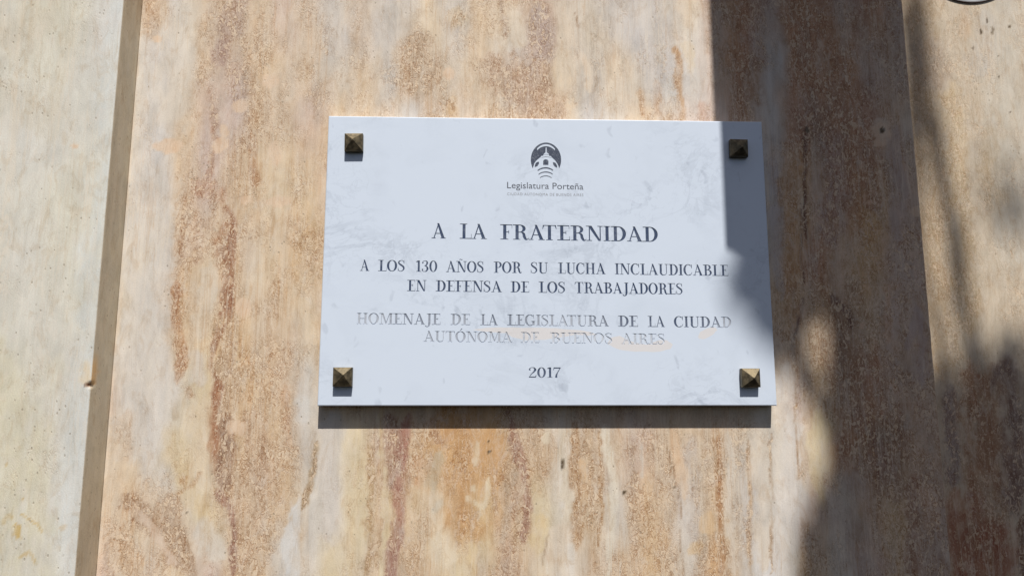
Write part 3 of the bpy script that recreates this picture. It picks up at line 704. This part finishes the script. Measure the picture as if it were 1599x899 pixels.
EMB.append((arc(445, 860, 190, 128, 215, 322, 16), 1))
EMB.append((arc(445, 930, 160, 112, 218, 322, 13), 1))
EMB.append(([(345, 400), (440, 380), (560, 402), (575, 432), (450, 402), (330, 432)], 0))
EMB.append(([(350, 432), (450, 405), (565, 430), (570, 438), (450, 416), (345, 440)], 1))
EMB.append(([(408, 372), (450, 358), (512, 370), (512, 378), (450, 366), (408, 380)], 1))
for i, (pg, c) in enumerate(EMB):
    pts = [em(*p) for p in pg]
    cl = [pts[0]]
    for q in pts[1:]:
        if math.hypot(q[0]-cl[-1][0], q[1]-cl[-1][1]) > .01: cl.append(q)
    if math.hypot(cl[0][0]-cl[-1][0], cl[0][1]-cl[-1][1]) < .01: cl.pop()
    ar = sum(p[0]*q[1]-q[0]*p[1] for p, q in zip(cl, cl[1:]+cl[:1]))
    polys.append((cl if ar > 0 else cl[::-1], 100+2*i+c))

# ---- peach filler patches under the worn lines
PATCH = [[(738, 515), (760, 511.5), (790, 511), (830, 511.5), (870, 512.5), (900, 515), (922, 518), (930, 522), (918, 524), (900, 522), (880, 526), (850, 530), (818, 530.5), (800, 526), (790, 520), (765, 518)],
         [(948, 536), (955, 527), (968, 524), (985, 533), (1010, 538), (1030, 531), (1042, 531), (1051, 538), (1046, 545), (1030, 549), (1000, 549), (975, 547), (962, 544)],
         [(1090, 525), (1094, 518), (1104, 512), (1117, 511), (1120, 515), (1112, 523), (1100, 529), (1092, 529)]]
for pg in PATCH:
    pts = []
    n = len(pg)
    for i in range(n):
        for t in (0, .33, .66):
            a, b = pg[i], pg[(i+1) % n]
            pts.append((a[0]+(b[0]-a[0])*t+random.uniform(-.5, .5), a[1]+(b[1]-a[1])*t+random.uniform(-.5, .5)))
    q = [tuple(P(*p)*1000) for p in pts]
    ar = sum(p[0]*r_[1]-r_[0]*p[1] for p, r_ in zip(q, q[1:]+q[:1]))
    polys.append((q if ar > 0 else q[::-1], 5))

BV = 1.3   # mm bevel of the slab
RECT = [(-PW*1000+BV, -PH*1000+BV), (PW*1000-BV, -PH*1000+BV), (PW*1000-BV, PH*1000-BV), (-PW*1000+BV, PH*1000-BV)]
VV = [Vector(p) for p in RECT]; FF = [[0, 1, 2, 3]]; CL = [0]
for pg, c in polys:
    b = len(VV); VV += [Vector(p) for p in pg]; FF.append(list(range(b, b+len(pg)))); CL.append(c)
ov, oe, of, _, _, orig = delaunay_2d_cdt(VV, [], FF, 0, 1e-5)
of = [list(f) for f in of]
OV = np.array([[v.x, v.y] for v in ov])
tri = []
for f in of:
    for k_ in range(1, len(f)-1): tri.append([f[0], f[k_], f[k_+1]])
T = np.array(tri)
ar = (OV[T[:, 1], 0]-OV[T[:, 0], 0])*(OV[T[:, 2], 1]-OV[T[:, 0], 1])-(OV[T[:, 2], 0]-OV[T[:, 0], 0])*(OV[T[:, 1], 1]-OV[T[:, 0], 1])
cen = OV[T].mean(1)
code = np.zeros(len(T), int); ecode = np.zeros(len(T), int)
order = np.argsort(cen[:, 0]); cs_ = cen[order]
for pg, c in polys:
    q_ = np.array(pg); lo = q_.min(0); hi = q_.max(0)
    i0, i1 = np.searchsorted(cs_[:, 0], [lo[0], hi[0]])
    ii = order[i0:i1]
    if len(ii) == 0: continue
    pc = cen[ii]; m_ = (pc[:, 1] >= lo[1]) & (pc[:, 1] <= hi[1]); ii = ii[m_]; pc = pc[m_]
    if len(ii) == 0: continue
    ins = np.zeros(len(ii), bool)
    for (x0, y0), (x1, y1) in zip(q_, np.roll(q_, -1, 0)):
        if y0 == y1: continue
        cr = ((y0 > pc[:, 1]) != (y1 > pc[:, 1])) & (pc[:, 0] < (x1-x0)*(pc[:, 1]-y0)/(y1-y0)+x0)
        ins ^= cr
    h_ = ii[ins]
    if c == 5: code[h_] = np.where(code[h_] == 0, 5, code[h_])
    elif c >= 100: ecode[h_] = 1+c % 2
    else: code[h_] = c
groups = {}; fcl = []; of = []
for t_, k_, e_ in zip(tri, code, ecode):
    if e_ == 2: c = 'emblem'
    elif k_ == 0: c = 'slab'
    elif k_ == 5: c = 'patch'
    else: c = int(k_)
    fcl.append(c)
for i_, (t_, a_) in enumerate(zip(tri, ar)):
    t_ = [int(v) for v in t_]
    if a_ < 0: t_ = t_[::-1]
    of.append(t_); groups.setdefault(fcl[i_], []).append(t_)

plaque = empty('memorial_plaque', (0, 0, 0))
tag(plaque, 'white marble memorial plaque with dark engraved lettering held on the stone wall by four studs', 'plaque')
# slab with sunk letters: front skin + walls of every sunk shape + bevel + back
DEPTH = {10+i: LINES[l][1]*1000 for i, l in enumerate(WORDS)}; DEPTH['emblem'] = .12; DEPTH['patch'] = 0.0; DEPTH['slab'] = 0.0
def y_of(c): return (YS*1000+DEPTH[c])
edge = {}
for f, c in zip(of, fcl):
    if c is None: continue
    for a, b in zip(f, f[1:]+f[:1]): edge.setdefault((min(a, b), max(a, b)), []).append((c, a, b))
def skin(cls, extra_walls=False):
    vmap = {}; V = []; F = []
    def vid(i, y):
        k = (i, round(y, 4))
        if k not in vmap: vmap[k] = len(V); V.append((ov[i][0]/1000, y/1000, ov[i][1]/1000))
        return vmap[k]
    for f in groups.get(cls, []): F.append([vid(i, y_of(cls)) for i in f])
    if extra_walls:
        for k, l in edge.items():
            if len(l) == 2 and abs(DEPTH[l[0][0]]-DEPTH[l[1][0]]) > 1e-6:
                hi = l[0] if DEPTH[l[0][0]] < DEPTH[l[1][0]] else l[1]; lo = l[1] if hi is l[0] else l[0]
                c, a, b = hi
                F.append([vid(b, y_of(hi[0])), vid(a, y_of(hi[0])), vid(a, y_of(lo[0])), vid(b, y_of(lo[0]))])
    return V, F
V, F = skin('slab', True)
def q(x, y, z): V.append((x, y, z)); return len(V)-1
b_ = BV/1000
ring = []
for (ins, y) in ((b_, YS), (.0004, YS+.0004), (0.0, YS+b_), (0.0, -.0005)):
    ring.append([q(sx*(PW-ins), y, sz*(PH-ins)) for sx, sz in ((-1, -1), (1, -1), (1, 1), (-1, 1))])
for r0, r1 in zip(ring[:-1], ring[1:]):
    for i in range(4): F.append([r0[i], r1[i], r1[(i+1) % 4], r0[(i+1) % 4]])
F.append(ring[-1][::-1])
slab = link('marble_slab', mesh('marble_slab', V, F), M_marble, plaque)
labs = ['large word of the engraved headline in dark ink', None, None, 'word with half faded ink', 'nearly inkless engraved word', 'engraved year in dark ink']
PM = [paint(l[0], l[5]) for l in LINES]
for i, l in enumerate(WORDS):
    V, F = skin(10+i)
    o = link('engraved_word', mesh('engraved_word', V, F), PM[l], plaque)
    if labs[l]: o['label'] = labs[l]
V, F = skin('patch')
# each patch is its own part
bm = bmesh.new(); me = mesh('filler_patch', V, F); bm.from_mesh(me); bmesh.ops.recalc_face_normals(bm, faces=bm.faces)
cents = [np.mean([P(*p) for p in pg], 0) for pg in PATCH]
for i in range(3):
    fs = [f for f in bm.faces if int(np.argmin([abs(f.calc_center_median().x-c[0]) for c in cents])) == i]
    vs = {}; VV2 = []; F2 = []
    for f in fs:
        r = []
        for v in f.verts:
            if v.index not in vs: vs[v.index] = len(VV2); VV2.append(tuple(v.co))
            r.append(vs[v.index])
        F2.append(r)
    if F2: link('filler_patch', mesh('filler_patch', VV2, F2), M_patch, plaque)
bm.free()
g = N('emblem_ink')
n = g.noise(g.coords(), 900, 3, .7); n2 = g.noise(g.coords(), 320, 2, .6)
k = g.math('MULTIPLY', g.ramp(n, .5, .66), g.ramp(n2, .42, .6))
g.put(g.b.inputs['Base Color'], g.mix(g.math('MULTIPLY', k, .55), (.030, .045, .085, 1), (.5, .54, .62, 1)))
g.b.inputs['Roughness'].default_value = .5
V, F = skin('emblem')
o = link('emblem', mesh('emblem', V, F), g.m, plaque); o['label'] = 'dark oval emblem with a domed building'

# sans lettering (built-in font), a thin coat of paint on the slab
def sans(txt, name, l, r, cap_px, mat, ls=1.0):
    cu = bpy.data.curves.new(name, 'FONT'); cu.body = txt; cu.size = 1; cu.space_character = ls; cu.resolution_u = 4; cu.extrude = 0.0
    ob = bpy.data.objects.new(name, cu); COL.objects.link(ob)
    dg = bpy.context.evaluated_depsgraph_get(); me = bpy.data.meshes.new_from_object(ob.evaluated_get(dg)); bpy.data.objects.remove(ob)
    xs = [v.co.x for v in me.vertices]; x0, x1 = min(xs), max(xs)
    A, B = P(*l), P(*r); h = P(l[0], l[1]-cap_px)[1]-A[1]
    sx = (B[0]-A[0])/(x1-x0); sl = (B[1]-A[1])/(B[0]-A[0])
    caph = .729
    for v in me.vertices:
        X = A[0]+(v.co.x-x0)*sx; Z = A[1]+sl*(X-A[0])+v.co.y*h/caph; v.co = (X, YS-.0001, Z)
    me.materials.clear()
    return link(name, me, mat, plaque)
g = N('grey_ink'); g.b.inputs['Base Color'].default_value = (.075, .085, .115, 1); g.b.inputs['Roughness'].default_value = .5
o = sans('Legislatura Porteña', 'emblem_lettering', (791.9, 293.9), (910.9, 296.2), 10.4, g.m); o['label'] = 'thin grey lettering under the oval emblem'
g2 = N('pale_ink'); nn = g2.noise(g2.coords(), 500, 2)
g2.put(g2.b.inputs['Base Color'], g2.mix(nn, (.14, .15, .18, 1), (.42, .44, .48, 1)))
o = sans('CIUDAD AUTONOMA DE BUENOS AIRES', 'small_lettering', (792, 304.9), (911, 306.6), 4.3, g2.m, 1.15); o['label'] = 'tiny faint capitals in the lowest row under the emblem'

# ------------------------------------------------------------------ studs
g = N('aged_bronze')
n = g.noise(g.coords(), 160, 4, .6)
g.put(g.b.inputs['Base Color'], g.mix(g.ramp(n, .35, .7), (.10, .082, .052, 1), (.23, .185, .115, 1)))
g.b.inputs['Metallic'].default_value = .7
g.put(g.b.inputs['Roughness'], g.ramp(n, .3, .7, .45, .62))
g.put(g.b.inputs['Normal'], g.n('ShaderNodeBump', {'Height': g.noise(g.coords(), 420, 3), 'Strength': .3, 'Distance': .0004}))
M_br = g.m
def stud(cx, cz, ax, az, rot, lab):
    hs = .0122; hb = .0086; hp = .0152
    lv = [(hs*.97, 0.0), (hs, .0008), (hs, hb-.0007), (hs-.0005, hb)]
    V = []; F = []
    c, s = math.cos(rot), math.sin(rot)
    for r_, y in lv:
        for sx, sz in ((-1, -1), (1, -1), (1, 1), (-1, 1)):
            V.append((cx+(sx*c-sz*s)*r_, YS-.0001-y, cz+(sx*s+sz*c)*r_))
    for k_ in range(3):
        for i in range(4): a, b = k_*4+i, k_*4+(i+1) % 4; F.append([a, b, b+4, a+4])
    # four sides up to a slightly blunt tip
    for sx, sz in ((-1, -1), (1, -1), (1, 1), (-1, 1)): V.append((cx+ax+sx*.0007, YS-hp, cz+az+sz*.0007))
    for i in range(4): a, b = 12+i, 12+(i+1) % 4; F.append([a, b, b+4, a+4])
    F.append([16, 17, 18, 19])
    me = mesh('stud', V, F); bm = bmesh.new(); bm.from_mesh(me); bmesh.ops.recalc_face_normals(bm, faces=bm.faces); bm.to_mesh(me); bm.free()
    o = link('stud', me, M_br, plaque); o['label'] = lab
stud(-.2634, .1560, -.0006, .0018, R(1), 'pyramid stud in the upper left corner')
stud(.2636, .1545, .002, -.0008, R(-1), 'pyramid stud in the shaded upper right corner')
stud(-.2677, -.1590, .0018, .002, R(0), 'pyramid stud in the lower left corner')
stud(.2642, -.1597, .0018, -.0008, R(0), 'pyramid stud in the lower right corner')

# ------------------------------------------------------------------ white disc at the top right
disc = empty('white_disc', (0, 0, 0))
tag(disc, 'round white disc with thin dark rim on the tan stone at top right', 'disc')
pb = at(1516, 4.0, .147); rad = .098; cx, cz = pb[0]+.001, pb[2]+rad
def lathe(name, prof, mat, parent, n=96):
    V = []; F = []
    for r_, y in prof:
        for i in range(n):
            a = 2*math.pi*i/n; V.append((cx+r_*math.cos(a), y, cz+r_*math.sin(a)))
    for k_ in range(len(prof)-1):
        for i in range(n): a, b = k_*n+i, k_*n+(i+1) % n; F.append([a, b, b+n, a+n])
    F.append(list(range((len(prof)-1)*n, len(prof)*n)))
    me = mesh(name, V, F); bm = bmesh.new(); bm.from_mesh(me); bmesh.ops.recalc_face_normals(bm, faces=bm.faces); bm.to_mesh(me); bm.free()
    return link(name, me, mat, parent)
g = N('white_enamel'); g.b.inputs['Base Color'].default_value = (.72, .75, .78, 1); g.b.inputs['Roughness'].default_value = .25
lathe('disc_face', [(rad-.0012, .1497), (rad-.0012, .1477), (rad-.003, .1470), (rad-.012, .1463), (rad-.05, .1455), (.003, .145)], g.m, disc)
g = N('dark_rim'); g.b.inputs['Base Color'].default_value = (.05, .025, .022, 1); g.b.inputs['Roughness'].default_value = .5
lathe('disc_rim', [(rad, .1498), (rad, .1474), (rad-.0011, .1474), (rad-.0011, .1495)], g.m, disc)

# ------------------------------------------------------------------ unseen banner and branch added above the picture to shade the wall
def eq(px, py, Y=0.0):
    """where the sun ray that ends at this photographed point crosses the plane y=0"""
    p = at(px, py, Y); t = -Y/(-L[1]) if Y else 0
    return p+L*(Y/(-L[1])) if Y else p
def along(x, z, s): return np.array([x, 0, z])+L*s
ban = empty('added_shade_banner', tuple(along(.42, 1.1, 1.05)))  # added shade caster, sized and placed to throw the upright band
tag(ban, 'dark cloth banner added out of view above the picture to cast the upright band of shade', 'banner')
xl, xr = .2385, .592; zb_, zt_ = -.062, 1.05
s0 = 1.05
V = []; F = []
nx, nz = 16, 40
for j in range(nz+1):
    for i in range(nx+1):
        u, v = i/nx, j/nz
        x = xl+(xr-xl)*u; z = zb_+(zt_-zb_)*v
        if v < .06:
            z += .045*(max(0, .22-u)/.22)**1.5*(1-v/.06)
        p = along(x, z, s0); y = p[1]+.012*math.sin(u*9+v*2)*(1-v)
        V.append((p[0], y, p[2]))
for j in range(nz):
    for i in range(nx): a = j*(nx+1)+i; F.append([a, a+1, a+nx+2, a+nx+1])
g = N('shade_banner_cloth'); g.put(g.b.inputs['Base Color'], g.mix(g.noise(g.coords(), 300, 3), (.035, .04, .05, 1), (.06, .065, .075, 1))); g.b.inputs['Roughness'].default_value = .85
o = link('shade_banner_cloth', mesh('shade_banner_cloth', V, F), g.m, ban, smooth=True)
md = o.modifiers.new('thickness', 'SOLIDIFY'); md.thickness = .002
def tube(pts, rads, n=8):
    V = []; F = []
    for i, p in enumerate(pts):
        p = np.array(p, float); d = np.array(pts[min(i+1, len(pts)-1)], float)-np.array(pts[max(i-1, 0)], float); d /= np.linalg.norm(d)
        a = np.cross(d, [0.3, .2, .93] if abs(d[2]) < .9 else [1, 0, 0]); a /= np.linalg.norm(a); b = np.cross(d, a)
        for k_ in range(n): t = 2*math.pi*k_/n; V.append(p+(a*math.cos(t)+b*math.sin(t))*rads[i])
    for i in range(len(pts)-1):
        for k_ in range(n): F.append([i*n+k_, i*n+(k_+1) % n, (i+1)*n+(k_+1) % n, (i+1)*n+k_])
    F.append(list(range(n))[::-1]); F.append(list(range((len(pts)-1)*n, len(pts)*n)))
    return V, F
def join(*vf):
    V = []; F = []
    for v, f in vf: b = len(V); V += list(v); F += [[i+b for i in q_] for q_ in f]
    return V, F
g = N('black_iron'); g.b.inputs['Base Color'].default_value = (.03, .03, .032, 1); g.b.inputs['Metallic'].default_value = .6; g.b.inputs['Roughness'].default_value = .5
pt = along(xl, zt_, s0); yb = pt[1]; zt2 = pt[2]+.012; xa_ = pt[0]; xb_ = along(xr, zt_, s0)[0]
v, f = tube([(xa_-.03, yb, zt2), (xb_+.03, yb, zt2)], [.011, .011], 12); link('shade_banner_rod', mesh('shade_banner_rod', v, f), g.m, ban)  # rod and arms added only to carry the shade banner
for xq, yw in ((xa_+.02, .0), (.515, .0)):
    v, f = tube([(xq, yw, zt2), (xq, yb, zt2)], [.009, .009], 10); link('shade_banner_arm', mesh('shade_banner_arm', v, f), g.m, ban)

# leafy branch added to shape the shade, some four metres up the sun's ray
br = empty('added_shade_branch', tuple(along(1.0, -.2, 4.0)))
tag(br, 'leafy tree branch added out of view above the picture to cast the dappled shade', 'branch')
def inside(x, z, pg):
    c = False; n = len(pg)
    for i in range(n):
        (x0, z0), (x1, z1) = pg[i], pg[(i+1) % n]
        if (z0 > z) != (z1 > z) and x < (x1-x0)*(z-z0)/(z1-z0)+x0: c = not c
    return c
E2 = lambda l, Y=0.0: [tuple(eq(a, b, Y)[[0, 2]]) for a, b in l]
MREG = E2([(1146, 395), (1153, 435), (1170, 472), (1192, 510), (1212, 545)], -.02)+E2([(1226, 545), (1256, 590), (1292, 650), (1310, 715), (1300, 765), (1262, 812), (1252, 899), (1246, 1040), (1520, 1040), (1520, 350), (1300, 350)])  # leaf area drawn to the outline of the wanted shade
RREG = E2([(1440, 600), (1466, 592), (1486, 556), (1502, 596), (1524, 602), (1545, 578), (1568, 528), (1588, 566), (1615, 580), (1680, 560), (1680, 1080), (1440, 1080)], .15)
GAPS = [(eq(1278, 552)[[0, 2]], .023, .052, .97), (eq(1462, 742)[[0, 2]], .018, .03, .55)]
rs = random.Random(3)
LV = []; LF = []
def leaf(c, size):
    th = rs.uniform(0, 2*math.pi); d = np.array([math.cos(th), rs.uniform(-.5, .5), math.sin(th)]); d /= np.linalg.norm(d)
    nrm = L+np.array([rs.uniform(-.8, .8) for _ in range(3)]); s_ = np.cross(nrm, d); s_ /= np.linalg.norm(s_); nn_ = np.cross(d, s_)
    b = len(LV); W_ = size*.42
    for u, wv, h_ in ((0, 0, 0), (.3, .8, .1), (.65, .8, .1), (1, 0, 0), (.65, -.8, .1), (.3, -.8, .1), (.48, 0, -.02)):
        LV.append(c+d*(u-.5)*size+s_*wv*W_/2*1.2+nn_*h_*size)
    LF.extend([[b, b+1, b+6], [b+1, b+2, b+6], [b+2, b+3, b+6], [b+3, b+4, b+6], [b+4, b+5, b+6], [b+5, b, b+6]])
def fill_leaves(region, count, size):
    xs = [p[0] for p in region]; zs = [p[1] for p in region]
    n = 0
    while n < count:
        x = rs.uniform(min(xs), max(xs)); z = rs.uniform(min(zs), max(zs))
        if not inside(x, z, region): continue
        if any(math.hypot((x-g_[0][0])/g_[1], (z-g_[0][1])/g_[2]) < 1 and rs.random() < g_[3] for g_ in GAPS): continue
        leaf(along(x, z, rs.uniform(3.4, 4.3)), size*rs.uniform(.7, 1.15)); n += 1
def area(pg): return abs(sum(a[0]*b[1]-b[0]*a[1] for a, b in zip(pg, pg[1:]+pg[:1])))/2
def sprinkle(pts, Y, wid, count, s0_, s1_):
    for _ in range(count):
        i = rs.randrange(len(pts)-1); t = rs.random(); (ax, ay), (bx, by) = pts[i], pts[i+1]
        p = eq(ax+(bx-ax)*t+rs.gauss(0, wid), ay+(by-ay)*t+rs.gauss(0, wid), Y)
        leaf(along(p[0], p[2], rs.uniform(s0_, s1_)), .04*rs.uniform(.7, 1.1))
sprinkle([(1428, 0), (1440, 90), (1455, 190), (1470, 280)], .15, 9, 46, 4.6, 5.2)
sprinkle([(1470, 280), (1495, 400), (1508, 500)], .15, 7, 22, 4.6, 5.2)
sprinkle([(1286, 630), (1306, 700), (1302, 760), (1262, 815), (1250, 899)], 0, 9, 44, 3.6, 5.2)
sprinkle([(1222, 535), (1256, 592), (1286, 640)], 0, 5, 12, 3.2, 4.2)
sprinkle([(1150, 450), (1170, 490), (1196, 525)], -.02, 9, 8, 4.6, 5.4)
sprinkle([(1545, 210), (1560, 280), (1575, 360)], .15, 22, 26, 5.5, 6.5)
sprinkle([(1500, 540), (1540, 560), (1590, 530)], .15, 14, 26, 3.6, 4.3)
for reg in (MREG, RREG): fill_leaves(reg, int(area(reg)/(.042*.018)*10), .042)
g = N('leaf_green'); n = g.noise(g.coords(), 8, 2)
g.put(g.b.inputs['Base Color'], g.mix(n, (.03, .06, .018, 1), (.07, .11, .03, 1))); g.b.inputs['Roughness'].default_value = .55
fo = link('added_foliage', mesh('added_foliage', LV, LF), g.m, br); fo['kind'] = 'stuff'
g = N('bark'); g.put(g.b.inputs['Base Color'], g.mix(g.noise(g.coords((1, 1, .3)), 60, 4), (.07, .05, .035, 1), (.16, .12, .09, 1))); g.b.inputs['Roughness'].default_value = .9
def path(l, s, Y=.15): return [along(*eq(a, b, Y)[[0, 2]], s) for a, b in l]
v, f = tube(path([(1424, -60), (1438, 30), (1438, 120), (1460, 210), (1470, 290), (1494, 370), (1500, 450), (1514, 520), (1530, 700)], 4.9), [.010, .018, .011, .020, .013, .019, .016, .014, .018]); link('added_twig', mesh('added_twig', v, f), g.m, br)
v, f = tube(path([(1405, 20), (1420, 90), (1424, 160), (1428, 260), (1440, 420), (1486, 600)], 4.4), [.006, .014, .015, .012, .010, .012]); link('added_twig', mesh('added_twig', v, f), g.m, br)
c0 = along(*eq(1530, 700, .15)[[0, 2]], 4.9)
v, f = tube([c0, c0+np.array([.12, -.3, .05]), c0+np.array([.6, -.7, -.05]), c0+np.array([1.6, -1.0, -.3])], [.013, .02, .035, .05], 10)
link('added_limb', mesh('added_limb', v, f), g.m, br)
c1 = along(*eq(1400, 900)[[0, 2]], 3.8)
v, f = tube([c1, c1+np.array([.3, -.1, .15]), c0+np.array([.6, -.7, -.05])], [.008, .015, .03], 10)
link('added_limb', mesh('added_limb', v, f), g.m, br)
